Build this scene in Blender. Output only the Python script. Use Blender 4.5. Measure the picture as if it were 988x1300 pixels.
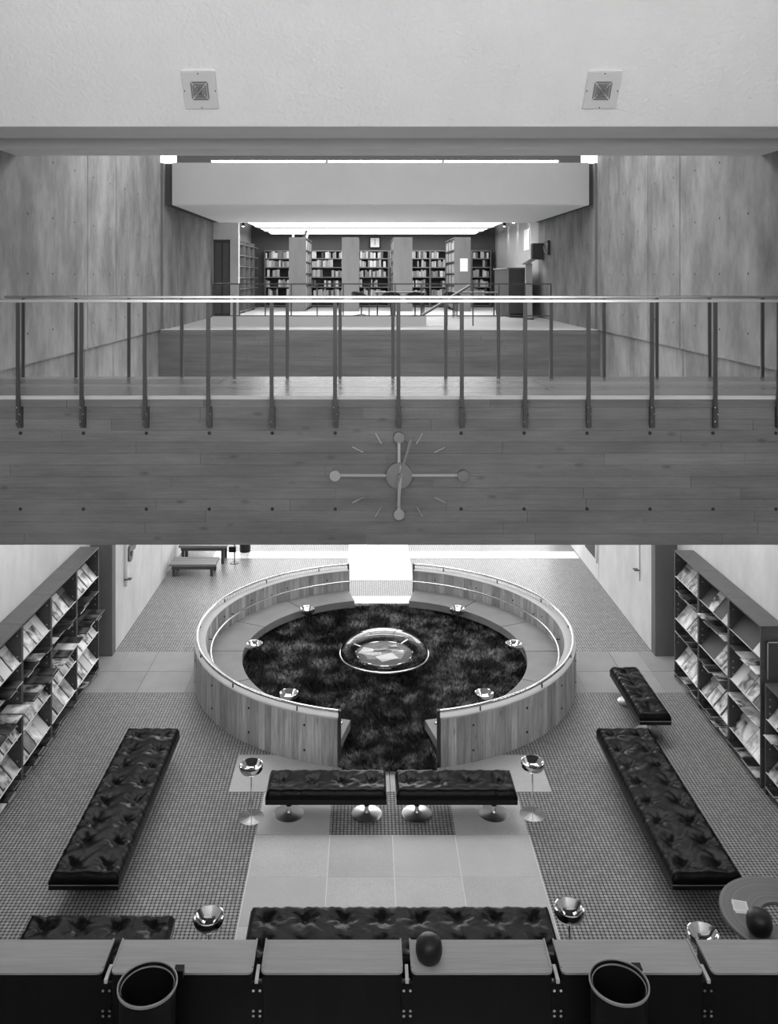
import bpy, bmesh, math, random
import numpy as np
from mathutils import Vector, Matrix
random.seed(7); PI = math.pi
for o in list(bpy.data.objects): bpy.data.objects.remove(o)
S = bpy.context.scene; C = S.collection

# ------------------------------------------------------------------ camera, sky, exposure
cd = bpy.data.cameras.new('camera'); cam = bpy.data.objects.new('camera', cd); C.objects.link(cam)
cam.location = (-0.30, 0, 6.2); cam.rotation_euler = (PI/2, 0, 0)
cd.sensor_width = 36; cd.lens = 1120/1300*36; cd.shift_x = 30/1300; cd.shift_y = -298/1300
cd.clip_start = 0.05; cd.clip_end = 200
S.camera = cam
W = bpy.data.worlds.new('sky'); S.world = W; W.use_nodes = True
W.node_tree.nodes['Background'].inputs[0].default_value = (1, 1, 1, 1)
W.node_tree.nodes['Background'].inputs[1].default_value = 5.2
S.view_settings.view_transform = 'Standard'; S.view_settings.look = 'None'
S.view_settings.exposure = 0.0; S.view_settings.gamma = 1; S.view_settings.use_curve_mapping = False

# ------------------------------------------------------------------ materials
M = {}
def mat(name, g, rough=.6, metal=0., var=0., vscale=(3, 3, 3), rnd=0., bump=0., bscale=40., spec=.5, coat=0., roff=True, vdet=6., spots=0., sscale=(3,3,9), fine=0., fscale=(60,60,60)):
    """grey material; var: soft tone noise, rnd: tone per object, bump: fine relief"""
    m = bpy.data.materials.new(name); m.use_nodes = True; nt = m.node_tree; N = nt.nodes; L = nt.links
    b = N['Principled BSDF']
    b.inputs['Roughness'].default_value = rough; b.inputs['Metallic'].default_value = metal
    b.inputs['Specular IOR Level'].default_value = spec
    b.inputs['Coat Weight'].default_value = coat
    b.inputs['Base Color'].default_value = (g, g, g, 1)
    tc = N.new('ShaderNodeTexCoord')
    if var or rnd or fine:
        oi = N.new('ShaderNodeObjectInfo')
        def mth(op, a, c):
            n = N.new('ShaderNodeMath'); n.operation = op
            for k, v in enumerate((a, c)):
                if isinstance(v, (int, float)): n.inputs[k].default_value = v
                else: L.new(v, n.inputs[k])
            return n.outputs[0]
        val = g
        def noise(scale, det):
            mp = N.new('ShaderNodeMapping'); mp.inputs['Scale'].default_value = scale
            L.new(tc.outputs['Object'], mp.inputs[0])
            if rnd and roff:
                cx = N.new('ShaderNodeCombineXYZ'); L.new(mth('MULTIPLY', oi.outputs['Random'], 37.), cx.inputs[0]); L.new(mth('MULTIPLY', oi.outputs['Random'], 91.), cx.inputs[2])
                L.new(cx.outputs[0], mp.inputs['Location'])
            n = N.new('ShaderNodeTexNoise'); n.inputs['Scale'].default_value = 1; n.inputs['Detail'].default_value = det
            n.inputs['Roughness'].default_value = .62
            L.new(mp.outputs[0], n.inputs['Vector']); return n.outputs[0]
        f = 1.
        if var: f = mth('ADD', mth('MULTIPLY', mth('SUBTRACT', noise(vscale, vdet), .5), var*4), 1.)
        if fine: f = mth('MULTIPLY', f, mth('ADD', mth('MULTIPLY', mth('SUBTRACT', noise(fscale, 2.), .5), fine*4), 1.))
        if spots:
            mp = N.new('ShaderNodeMapping'); mp.inputs['Scale'].default_value = sscale; L.new(tc.outputs['Object'], mp.inputs[0])
            vo = N.new('ShaderNodeTexVoronoi'); vo.inputs['Scale'].default_value = 1; L.new(mp.outputs[0], vo.inputs['Vector'])
            mr = N.new('ShaderNodeMapRange'); mr.inputs['From Min'].default_value = .03; mr.inputs['From Max'].default_value = .16; mr.inputs['To Min'].default_value = 1-spots; L.new(vo.outputs['Distance'], mr.inputs['Value'])
            f = mth('MULTIPLY', f, mr.outputs[0])
        if rnd: f = mth('MULTIPLY', f, mth('ADD', mth('MULTIPLY', mth('SUBTRACT', oi.outputs['Random'], .5), rnd*2), 1.))
        val = mth('MAXIMUM', mth('MULTIPLY', f, g), .002)
        cc = N.new('ShaderNodeCombineColor')
        for k in range(3): L.new(val, cc.inputs[k])
        L.new(cc.outputs[0], b.inputs['Base Color'])
    if bump:
        n = N.new('ShaderNodeTexNoise'); n.inputs['Scale'].default_value = bscale; n.inputs['Detail'].default_value = 4
        L.new(tc.outputs['Object'], n.inputs['Vector'])
        bp = N.new('ShaderNodeBump'); bp.inputs['Strength'].default_value = bump; bp.inputs['Distance'].default_value = .01
        L.new(n.outputs[0], bp.inputs['Height']); L.new(bp.outputs[0], b.inputs['Normal'])
    M[name] = m; return m
def emit(name, strength, g=1.):
    m = bpy.data.materials.new(name); m.use_nodes = True; b = m.node_tree.nodes['Principled BSDF']
    b.inputs['Base Color'].default_value = (.8, .8, .8, 1)
    b.inputs['Emission Color'].default_value = (g, g, g, 1); b.inputs['Emission Strength'].default_value = strength
    M[name] = m; return m

mat('plaster', .82, .9, var=.03, vscale=(2, 2, 2), bump=1., bscale=24)
mat('soffit', .60, .85, var=.06, vscale=(1, 3, 3))
mat('box_white', .35, .8, var=.05, vscale=(1.2, 1.2, .8))
mat('concrete', .19, .8, var=.55, vscale=(1.5, 1.5, .85), rnd=.05, roff=False, fine=.12, fscale=(7, 7, 3), bump=.25, bscale=9)
mat('concrete_dark', .13, .75, var=.35, vscale=(.5, 2, 5), fine=.15, fscale=(1.5, 8, 40))
mat('concrete_pale', .68, .85, var=.18, vscale=(.9, .9, .7), fine=.05, fscale=(6, 6, 2), bump=.2, bscale=10)
mat('pier', .14, .8, var=.20, vscale=(2, 2, .6))
mat('board_concrete', .145, .75, var=.34, vscale=(.8, 3, 3.2), rnd=.09, roff=False, fine=.15, fscale=(1.6, 20, 45), bump=.3, bscale=30, spots=.4, sscale=(2.6, 2, 6))
mat('ring_board', .42, .75, var=.34, vscale=(7, 7, 1.4), rnd=.28, fine=.26, fscale=(55, 55, 2.5), bump=.3, bscale=30, spots=.4, sscale=(8, 8, 2.5))
mat('reading_wall', .36, .8, var=.08)
mat('coping', .50, .7, var=.04)
mat('seat_concrete', .26, .65, var=.12, rnd=.08)
mat('slab', .52, .5, var=.10, vscale=(1.6, 1.6, 1.6), rnd=.10, fine=.16, fscale=(90, 90, 90))
mat('slab_grey', .30, .5, var=.12, vscale=(1.6, 1.6, 1.6), rnd=.12, fine=.12, fscale=(90, 90, 90))
mat('slab_pale', .85, .3, var=.03, rnd=.04)  # paler than the other slabs; daylight glare is put into the colour
mat('deck', .20, .25, var=.12, vscale=(.4, 9, 9), rnd=.3)
mat('leather', .0045, .28, var=.10, bump=.25, bscale=60, spec=.13)
mat('black_panel', .006, .4, spec=.3)
mat('chrome', .78, .07, metal=1.)
mat('satin', .55, .2, metal=1.)
mat('aluminium', .82, .3, metal=1.)
mat('steel_dark', .035, .4)
mat('table_grey', .16, .5)
mat('underside_lit_tone', .9, .8)  # whiter than the box itself; bounced light is put into the colour
mat('steel_mid', .28, .4, metal=.6)
mat('clock_metal', .20, .4, metal=.5)
mat('clock_pale', .42, .35, metal=.6)
mat('rack_wood', .075, .55, var=.25, vscale=(2, 2, 14), fine=.10, fscale=(4, 4, 60))
mat('rack_inner', .07, .6, var=.2, vscale=(2, 2, 10))
mat('lip_metal', .55, .35, metal=.6)
mat('desk_top', .42, .5, var=.12, vscale=(1.0, 22, 22), rnd=.06, fine=.10, fscale=(3, 120, 120))
mat('desk_body', .008, .45, var=.3, vscale=(14, 14, .8), spec=.3)
mat('desk_lip', .42, .5)
mat('white_paint', .78, .45)
mat('speaker_plate', .66, .5)
mat('grille_dark', .22, .6)
mat('hole_dark', .02, .9)
mat('bin_dark', .010, .5, spec=.25)
mat('bin_rim', .40, .45)
mat('ball_dark', .012, .42, spec=.5)
mat('paper', .80, .7)
mat('book_wood', .16, .55, var=.15, vscale=(5, 5, 1.2))
mat('wood_dark', .06, .5, var=.1, vscale=(3, 3, 12))
mat('wood_mid', .20, .5, var=.1, vscale=(3, 14, 14))
mat('floor_far', .6, .45, var=.05)
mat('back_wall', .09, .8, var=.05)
mat('curb_white', .42, .7)
mat('dark_and_shade', .05, .8)  # near-black for plain dark parts and for shade put into the colour
mat('book', .42, .6, rnd=.95)
mat('fabric_dark', .02, .7)
mat('tray', .03, .5)
mat('phone', .5, .35)
emit('tube_light', 14.); emit('washer_glow', 16.); emit('ceiling_glow', 4.5); emit('spot_glow', 30.)

def node_mat(name, rough=.6):
    m = bpy.data.materials.new(name); m.use_nodes = True; M[name] = m
    m.node_tree.nodes['Principled BSDF'].inputs['Roughness'].default_value = rough
    return m, m.node_tree.nodes, m.node_tree.links
def chain(N, L):
    def mth(op, a, c=None):
        n = N.new('ShaderNodeMath'); n.operation = op
        for k, v in enumerate((a, c)):
            if v is None: continue
            if isinstance(v, (int, float)): n.inputs[k].default_value = v
            else: L.new(v, n.inputs[k])
        return n.outputs[0]
    def grey(v):
        cc = N.new('ShaderNodeCombineColor')
        for k in range(3): L.new(v, cc.inputs[k])
        return cc.outputs[0]
    return mth, grey
# round mosaic studs set in dark grout, square grid
m, N, L = node_mat('stud_tiles', .38); mth, grey = chain(N, L)
tc = N.new('ShaderNodeTexCoord'); sp = N.new('ShaderNodeSeparateXYZ'); L.new(tc.outputs['Object'], sp.inputs[0])
PITCH = .0418
fx = mth('SUBTRACT', mth('FRACT', mth('DIVIDE', sp.outputs[0], PITCH)), .5)
fy = mth('SUBTRACT', mth('FRACT', mth('DIVIDE', sp.outputs[1], PITCH)), .5)
d = mth('SQRT', mth('ADD', mth('MULTIPLY', fx, fx), mth('MULTIPLY', fy, fy)))
mr = N.new('ShaderNodeMapRange'); mr.inputs['From Min'].default_value = .47; mr.inputs['From Max'].default_value = .41; L.new(d, mr.inputs['Value'])
ix = mth('FLOOR', mth('DIVIDE', sp.outputs[0], PITCH)); iy = mth('FLOOR', mth('DIVIDE', sp.outputs[1], PITCH))
cx = N.new('ShaderNodeCombineXYZ'); L.new(ix, cx.inputs[0]); L.new(iy, cx.inputs[1])
wn = N.new('ShaderNodeTexWhiteNoise'); L.new(cx.outputs[0], wn.inputs['Vector'])
tone = mth('ADD', mth('MULTIPLY', wn.outputs[0], .12), .27)
v = mth('ADD', mth('MULTIPLY', mr.outputs[0], mth('SUBTRACT', tone, .015)), .015)
L.new(grey(v), N['Principled BSDF'].inputs['Base Color'])
bp = N.new('ShaderNodeBump'); bp.inputs['Strength'].default_value = .6; bp.inputs['Distance'].default_value = .004
L.new(mr.outputs[0], bp.inputs['Height']); L.new(bp.outputs[0], N['Principled BSDF'].inputs['Normal'])
# shag carpet: pale noise patches put the pile's sheen into the colour
m, N, L = node_mat('shag', .85); mth, grey = chain(N, L)
tc = N.new('ShaderNodeTexCoord')
n1 = N.new('ShaderNodeTexNoise'); n1.inputs['Scale'].default_value = 2.9; n1.inputs['Detail'].default_value = 7; L.new(tc.outputs['Object'], n1.inputs['Vector'])
n2 = N.new('ShaderNodeTexNoise'); n2.inputs['Scale'].default_value = 15; n2.inputs['Detail'].default_value = 2; L.new(tc.outputs['Object'], n2.inputs['Vector'])
mr = N.new('ShaderNodeMapRange'); mr.inputs['From Min'].default_value = .46; mr.inputs['From Max'].default_value = .72; mr.inputs['To Min'].default_value = .014; mr.inputs['To Max'].default_value = .30
L.new(n1.outputs[0], mr.inputs['Value'])
L.new(grey(mth('MULTIPLY', mr.outputs[0], mth('MAXIMUM', mth('ADD', mth('MULTIPLY', mth('SUBTRACT', n2.outputs[0], .5), 6.), 1.), .15))), N['Principled BSDF'].inputs['Base Color'])
# printed magazine covers: title band over blotchy picture, different per copy
def cover(name, lo, hi, scale, band):
    m, N, L = node_mat(name, .38); mth, grey = chain(N, L)
    tc = N.new('ShaderNodeTexCoord'); oi = N.new('ShaderNodeObjectInfo')
    mp = N.new('ShaderNodeMapping'); L.new(tc.outputs['Object'], mp.inputs[0])
    cx = N.new('ShaderNodeCombineXYZ'); L.new(mth('MULTIPLY', oi.outputs['Random'], 53.), cx.inputs[0]); L.new(mth('MULTIPLY', oi.outputs['Random'], 29.), cx.inputs[1]); L.new(cx.outputs[0], mp.inputs['Location'])
    n = N.new('ShaderNodeTexNoise'); n.inputs['Scale'].default_value = scale; n.inputs['Detail'].default_value = 3; n.inputs['Distortion'].default_value = .3; L.new(mp.outputs[0], n.inputs['Vector'])
    mr = N.new('ShaderNodeMapRange'); mr.inputs['From Min'].default_value = .38; mr.inputs['From Max'].default_value = .62; mr.inputs['To Min'].default_value = lo; mr.inputs['To Max'].default_value = hi
    L.new(n.outputs[0], mr.inputs['Value'])
    sp = N.new('ShaderNodeSeparateXYZ'); L.new(tc.outputs['Object'], sp.inputs[0])
    top = mth('GREATER_THAN', sp.outputs[1], .215)
    v = mth('ADD', mth('MULTIPLY', mr.outputs[0], mth('SUBTRACT', 1., top)), mth('MULTIPLY', top, band))
    v = mth('MULTIPLY', v, mth('ADD', mth('MULTIPLY', oi.outputs['Random'], .5), .7))
    L.new(grey(v), N['Principled BSDF'].inputs['Base Color'])
cover('cover_pale', .25, .95, 4.5, .85); cover('cover_photo', .03, .75, 8, .60); cover('cover_dark', .010, .10, 6, .20)
# slip of printed text
m, N, L = node_mat('text_slip', .7); mth, grey = chain(N, L)
tc = N.new('ShaderNodeTexCoord'); sp = N.new('ShaderNodeSeparateXYZ'); L.new(tc.outputs['Object'], sp.inputs[0])
ln = mth('GREATER_THAN', mth('FRACT', mth('MULTIPLY', sp.outputs[1], 55.)), .7)
inx = mth('LESS_THAN', mth('ABSOLUTE', sp.outputs[0]), .05); iny = mth('LESS_THAN', mth('ABSOLUTE', sp.outputs[1]), .055)
L.new(grey(mth('SUBTRACT', .8, mth('MULTIPLY', mth('MULTIPLY', ln, mth('MULTIPLY', inx, iny)), .45))), N['Principled BSDF'].inputs['Base Color'])
# turned rings of the round table
m, N, L = node_mat('ring_wood', .45); mth, grey = chain(N, L)
tc = N.new('ShaderNodeTexCoord'); sp = N.new('ShaderNodeSeparateXYZ'); L.new(tc.outputs['Object'], sp.inputs[0])
rr = mth('SQRT', mth('ADD', mth('MULTIPLY', sp.outputs[0], sp.outputs[0]), mth('MULTIPLY', sp.outputs[1], sp.outputs[1])))
cx = N.new('ShaderNodeCombineXYZ'); L.new(mth('MULTIPLY', rr, 45.), cx.inputs[0])
n = N.new('ShaderNodeTexNoise'); n.inputs['Scale'].default_value = 1; n.inputs['Detail'].default_value = 2; L.new(cx.outputs[0], n.inputs['Vector'])
L.new(grey(mth('ADD', mth('MULTIPLY', n.outputs[0], .22), .03)), N['Principled BSDF'].inputs['Base Color'])
# clear acrylic
def clear(name, tint):
    m = bpy.data.materials.new(name); m.use_nodes = True; N = m.node_tree.nodes; L = m.node_tree.links; N.clear()
    out = N.new('ShaderNodeOutputMaterial'); mx = N.new('ShaderNodeMixShader'); t = N.new('ShaderNodeBsdfTransparent'); g = N.new('ShaderNodeBsdfGlossy'); f = N.new('ShaderNodeFresnel')
    t.inputs[0].default_value = (tint, tint, tint, 1); g.inputs['Roughness'].default_value = .03; f.inputs[0].default_value = 1.5
    L.new(f.outputs[0], mx.inputs[0]); L.new(t.outputs[0], mx.inputs[1]); L.new(g.outputs[0], mx.inputs[2]); L.new(mx.outputs[0], out.inputs[0]); M[name] = m
clear('acrylic', .95); clear('glass', .9)

# ------------------------------------------------------------------ mesh helpers
class MB:
    def __init__(s): s.v = []; s.f = []
    def add(s, vs, fs):
        k = len(s.v); s.v += [tuple(p) for p in vs]; s.f += [tuple(i+k for i in f) for f in fs]; return s
    def box(s, x0, x1, y0, y1, z0, z1, mx=None):
        vs = [Vector((x, y, z)) for z in (z0, z1) for y in (y0, y1) for x in (x0, x1)]
        if mx: vs = [mx @ p for p in vs]
        return s.add(vs, [(0, 2, 3, 1), (4, 5, 7, 6), (0, 1, 5, 4), (2, 6, 7, 3), (0, 4, 6, 2), (1, 3, 7, 5)])
    def bar(s, p0, p1, w, h, up=(0, 0, 1)):
        p0 = Vector(p0); p1 = Vector(p1); d = (p1-p0).normalized(); u = Vector(up)
        if abs(d.dot(u)) > .99: u = Vector((0, 1, 0))
        a = d.cross(u).normalized()*w/2; b = a.cross(d).normalized()*h/2
        vs = [p+q for p in (p0, p1) for q in (-a-b, a-b, a+b, -a+b)]
        return s.add(vs, [(3, 2, 1, 0), (4, 5, 6, 7), (0, 1, 5, 4), (1, 2, 6, 5), (2, 3, 7, 6), (3, 0, 4, 7)])
    def lathe(s, prof, n=32, c=(0, 0, 0), cap=True):
        vs = []; fs = []; m = len(prof)
        for i in range(n):
            a = 2*PI*i/n
            for r, z in prof: vs.append((c[0]+r*math.cos(a), c[1]+r*math.sin(a), c[2]+z))
        for i in range(n):
            j = (i+1) % n
            for k in range(m-1): fs.append((i*m+k, j*m+k, j*m+k+1, i*m+k+1))
        if cap:
            if prof[0][0] > 1e-4: fs.append(tuple(i*m for i in range(n))[::-1])
            if prof[-1][0] > 1e-4: fs.append(tuple(i*m+m-1 for i in range(n)))
        return s.add(vs, fs)
    def cyl(s, p0, p1, r0, r1=None, n=12):
        r1 = r0 if r1 is None else r1; p0 = Vector(p0); p1 = Vector(p1); d = (p1-p0).normalized()
        u = Vector((0, 0, 1)) if abs(d.z) < .9 else Vector((1, 0, 0)); a = d.cross(u).normalized(); b = d.cross(a)
        vs = [p+(a*math.cos(2*PI*i/n)+b*math.sin(2*PI*i/n))*r for p, r in ((p0, r0), (p1, r1)) for i in range(n)]
        fs = [(i, (i+1) % n, n+(i+1) % n, n+i) for i in range(n)]+[tuple(range(n))[::-1], tuple(range(n, 2*n))]
        return s.add(vs, fs)
    def tube(s, pts, r, n=10, closed=False):
        pts = [Vector(p) for p in pts]; m = len(pts); vs = []
        for i, p in enumerate(pts):
            d = (pts[(i+1) % m]-pts[i-1]) if closed else (pts[min(i+1, m-1)]-pts[max(i-1, 0)])
            d.normalize(); u = Vector((0, 0, 1)) if abs(d.z) < .9 else Vector((1, 0, 0)); a = d.cross(u).normalized(); b = d.cross(a)
            vs += [p+(a*math.cos(2*PI*k/n)+b*math.sin(2*PI*k/n))*r for k in range(n)]
        fs = []
        for i in range(m if closed else m-1):
            j = (i+1) % m
            fs += [(i*n+k, i*n+(k+1) % n, j*n+(k+1) % n, j*n+k) for k in range(n)]
        if not closed: fs += [tuple(range(n))[::-1], tuple(range((m-1)*n, m*n))]
        return s.add(vs, fs)
    def arc(s, r0, r1, a0, a1, z0, z1, n=8, c=(0, 0)):
        vs = []; fs = []
        for i in range(n+1):
            a = a0+(a1-a0)*i/n
            for r, z in ((r0, z0), (r1, z0), (r1, z1), (r0, z1)): vs.append((c[0]+r*math.cos(a), c[1]+r*math.sin(a), z))
        for i in range(n):
            k = i*4; q = k+4
            fs += [(k, k+1, q+1, q), (k+1, k+2, q+2, q+1), (k+2, k+3, q+3, q+2), (k+3, k, q, q+3)]
        fs += [(0, 3, 2, 1), (n*4, n*4+1, n*4+2, n*4+3)]
        return s.add(vs, fs)
    def poly(s, pts, z0, z1):
        n = len(pts); vs = [(x, y, z0) for x, y in pts]+[(x, y, z1) for x, y in pts]
        return s.add(vs, [(i, (i+1) % n, n+(i+1) % n, n+i) for i in range(n)]+[tuple(range(n))[::-1], tuple(range(n, 2*n))])
    def mesh(s, name, m, smooth=False, bevel=0):
        me = bpy.data.meshes.new(name); me.from_pydata(s.v, [], s.f)
        bm = bmesh.new(); bm.from_mesh(me); bmesh.ops.recalc_face_normals(bm, faces=bm.faces)
        if bevel: bmesh.ops.bevel(bm, geom=bm.edges[:], offset=bevel, segments=1, affect='EDGES', clamp_overlap=True)
        bm.to_mesh(me); bm.free(); me.materials.append(M[m])
        if smooth: me.shade_smooth(); me.set_sharp_from_angle(angle=math.radians(38))
        return me
    def build(s, name, m, parent=None, smooth=False, bevel=0, loc=None, rot=None):
        return link(name, s.mesh(name, m, smooth, bevel), parent, loc, rot)
def link(name, me, parent=None, loc=None, rot=None):
    o = bpy.data.objects.new(name, me); C.objects.link(o)
    if parent: o.parent = parent
    if loc is not None: o.location = loc
    if rot is not None: o.rotation_euler = rot
    return o
def tag(o, label, cat, group=None):
    o['label'] = label; o['category'] = cat
    if group: o['group'] = group
    return o
def thing(name, label, cat, loc=(0, 0, 0), rz=0, group=None):
    o = link(name, None, None, loc, (0, 0, rz)); return tag(o, label, cat, group)
def struct(o): o['kind'] = 'structure'; return o
def sbox(name, m, *b, bevel=0): return struct(MB().box(*b).build(name, m, bevel=bevel))
def dup(o, parent=None, loc=None, rot=None, label=None, group=None):
    c = o.copy(); C.objects.link(c); c.parent = parent
    if loc is not None: c.location = loc
    if rot is not None: c.rotation_euler = rot
    if label: c['label'] = label
    if group: c['group'] = group
    for ch in list(o.children): dup(ch, c)
    return c

# ------------------------------------------------------------------ the building
XW = 4.8          # half width of the hall
XN = 4.45         # half width of the lower rear passage
ZU = 5.04         # upper floor level
nth = ['first', 'second', 'third', 'fourth']
# floor: stud tiles with flush stone slabs
fl = struct(MB().box(-5.6, 5.6, -3.6, 23, -.3, 0).build('floor', 'stud_tiles'))
def slab(x0, x1, y0, y1, m='slab'):
    g = .004
    MB().box(x0+g, x1-g, y0+g, y1-g, -.02, .004).build(m if m == 'slab' else 'slab', m, fl)
MB().box(-1.525, 1.525, 6.2, 9.805, -.02, .0015).build('grout_bed', 'white_paint', fl)
xs = [-1.52, -.695, 0, .695, 1.52]
for k in range(5):
    for i in range(4): slab(xs[i], xs[i+1], 9.805-.695*(k+1), 9.805-.695*k)
for sx in (-1, 1):
    a, b = sorted((sx*.70, sx*1.52)); slab(a, b, 9.805, 10.62)
    c_, d_ = sorted((sx*.70, sx*1.95)); slab(c_, d_, 10.62, 11.45)
    a, b = sorted((sx*.0, sx*.70)); slab(a, b, 10.62, 11.2)
    e = [2.3, 3.0, 3.72, 4.2, 4.80]
    for i in range(4):
        for y0 in (13.15, 13.87):
            a, b = sorted((sx*e[i], sx*e[i+1])); slab(a, b, y0, y0+.72, 'slab_grey')
slab(-.68, .68, 16.62, 17.15, 'slab_pale')
for k in range(4):
    for a in (-.68, 0): slab(a, a+.68, 18.05+.7*k, 18.75+.7*k, 'slab_pale')
for a in np.arange(.68, 4.4, .75): slab(a, min(a+.75, 4.44), 19.45, 19.95, 'slab_pale')
for a in np.arange(.68, 3.4, .75): slab(-a-.75, -a, 19.45, 19.95, 'slab_pale')

def panel_wall(name, side, x, th, ys, z0, z1, m, split=None):
    """side wall cast in bays with open joints; x inner face"""
    w = struct(MB().box(*sorted((x+side*(.07 if split else .02), x+side*th)), ys[0], ys[-1], z0, z1).build(name, 'pier'))
    for i in range(len(ys)-1):
        zz = [z0]+(split or [])+[z1]
        for k in range(len(zz)-1):
            off = .004*((k+i) % 2)
            rec = .05 if split and k == 0 else 0
            MB().box(*sorted((x+side*rec, x+side*(.03+rec))), ys[i]+.012, ys[i+1]-.012, zz[k]+(.004 if k else 0), zz[k+1]).build('panel', m, w)
    k = ys[0]+.5
    while k < ys[-1]-.2:
        for z in np.arange(z0+1.9, z1-.3, .80):
            MB().cyl((x-side*.001, k, z), (x+side*.02, k, z), .018, n=10).build('tie_hole', 'hole_dark', w)
        k += .95
    return w
joints = [10.3, 14.3, 15.92, 19.4]
for sd, nm in ((-1, 'left'), (1, 'right')):
    panel_wall('wall_%s' % nm, sd, sd*XW, .4, joints, 3.55, 9.6, 'concrete', [ZU])
    sbox('wall_lower_%s' % nm, 'concrete_pale', *sorted((sd*XW, sd*(XW+.4))), 7.2, 14.58, 0, 3.55)
    # rear passage wall, thicker, with pilaster end
    w = sbox('wall_passage_%s' % nm, 'concrete_pale', *sorted((sd*XN, sd*5.2)), 14.62, 17.94, 0, 3.55)
    sbox('wall_passage_far_%s' % nm, 'concrete_pale', *sorted((sd*XN, sd*5.2)), 17.96, 22.6, 0, 3.8)
    sbox('trim_%d' % (1 if sd < 0 else 2), 'pier', *sorted((sd*4.44, sd*4.80)), 14.42, 14.62, 0, 3.55)
    sbox('wall_front_%s' % nm, 'concrete_pale', *sorted((sd*XW, sd*(XW+.4))), -3.6, 7.2, 0, 10.8)
    sbox('wall_front_upper_%s' % nm, 'concrete', *sorted((sd*XW, sd*(XW+.4))), 7.2, 10.3, 3.55, 10.8)
    # upper far room side walls
    panel_wall('wall_reading_%s' % nm, sd, sd*4.74, .46, [19.42, 20.6, 22.4, 25.7], ZU-.02, 8.72, 'concrete')
    sbox('wall_reading_far_%s' % nm, 'reading_wall', *sorted((sd*4.76, sd*5.2)), 25.7, 35, ZU-.02, 9)
# sloped plaster ceiling over the front hall, stepped soffit behind it
u = 2.2
me = MB().add([(-XW, 9.16, 7.77), (XW, 9.16, 7.77), (XW, 9.16-u, 7.77+1.35*u), (-XW, 9.16-u, 7.77+1.35*u),
               (-XW, 9.6, 7.80), (XW, 9.6, 7.80), (XW, 9.6, 7.77+1.35*u), (-XW, 9.6, 7.77+1.35*u)],
              [(0, 1, 2, 3), (4, 5, 6, 7), (0, 1, 5, 4), (3, 2, 6, 7), (0, 3, 7, 4), (1, 2, 6, 5)])
struct(me.build('ceiling_slope', 'plaster'))
sbox('ceiling_soffit', 'soffit', -XW, XW, 9.16, 9.93, 7.765, 8.2)
sbox('ceiling_groove', 'soffit', -XW, XW, 9.93, 10.72, 7.90, 8.2)
sbox('ceiling_soffit_rear', 'soffit', -XW, XW, 10.72, 11.35, 7.765, 9.6)
sbox('ceiling_atrium', 'box_white', -XW, XW, 11.35, 13.2, 9.6, 9.9)
sbox('ceiling_atrium_far', 'box_white', -XW, XW, 17.2, 18.6, 9.6, 9.9)
sbox('ceiling_front', 'plaster', -XW, XW, -3.6, 1.5, 10.74, 11)
sbox('ceiling_front_rear', 'plaster', -XW, XW, 1.5, 7.2, 10.74, 11)
sbox('wall_back', 'plaster', -XW, XW, -3.9, -3.6, 0, 4.2)
sbox('wall_back_top', 'plaster', -XW, XW, -3.9, -3.6, 10.5, 11)
for k, a in enumerate((-4.8, -1.7, 1.5)): sbox('trim_back_%d' % (k+1), 'white_paint', a, a+.12, -3.85, -3.65, 4.2, 10.5)
# unseen gallery under the viewer, added to keep window light off the low hall
sbox('floor_gallery_unseen', 'deck', -XW, XW, -3.6, 1.1, 4.7, ZU)
# hanging box beam above the reading room and its ceiling
cbx = sbox('ceiling_box', 'box_white', -4.55, 4.62, 19.4, 25.7, 7.80, 8.72)
MB().box(-4.54, 4.61, 19.42, 25.69, 7.788, 7.80).build('lit_underside', 'underside_lit_tone', cbx)  # added panel; light bounced up onto the underside is put into its colour
sbox('ceiling_slot_shade_left', 'dark_and_shade', -4.74, -4.55, 19.55, 25.7, 7.80, 8.72)  # dark filler beside the box; the gap's shade is put into its colour
sbox('ceiling_slot_shade_right', 'dark_and_shade', 4.62, 4.74, 19.55, 25.7, 7.80, 8.72)  # matching filler, with the shade of this gap in its colour
sbox('ceiling_back_wall', 'dark_and_shade', -4.52, 4.52, 19.7, 19.9, 8.72, 9.9)
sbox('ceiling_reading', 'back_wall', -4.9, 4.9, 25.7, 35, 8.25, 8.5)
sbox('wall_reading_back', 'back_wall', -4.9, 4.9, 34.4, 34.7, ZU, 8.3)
sbox('floor_reading', 'floor_far', -4.78, 4.78, 19.6, 34.6, 4.0, ZU)
pf = sbox('wall_parapet', 'dark_and_shade', -5.3, 5.3, 19.44, 19.6, 4.0, ZU-.01)
for k in range(9):
    x = -5.3
    while x < 5.25:
        l = random.uniform(1.4, 3.2); e = min(x+l, 5.3)
        MB().box(x+.002, e-.002, 19.40+random.uniform(0, .006), 19.45, 4.0+k*.1155+.001, 4.0+(k+1)*.1155-.001).build('board', 'concrete_dark', pf); x += l  # parapet boards in darker concrete; their shade is put into the colour
sbox('trim_3', 'coping', -5.2, 5.2, 19.405, 19.62, ZU-.005, ZU+.015)
# rear end of the lower hall: glazed front
sbox('ceiling_lower', 'plaster', -5.2, 5.2, 19.6, 23, 3.8, 4.0)
for k, x in enumerate((-4.45, -2.7, -.95, .95, 2.7, 4.45)):
    sbox('window_mullion_%d' % (k+1), 'steel_dark', x-.03, x+.03, 22.5, 22.56, 0, 3.8)

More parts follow.
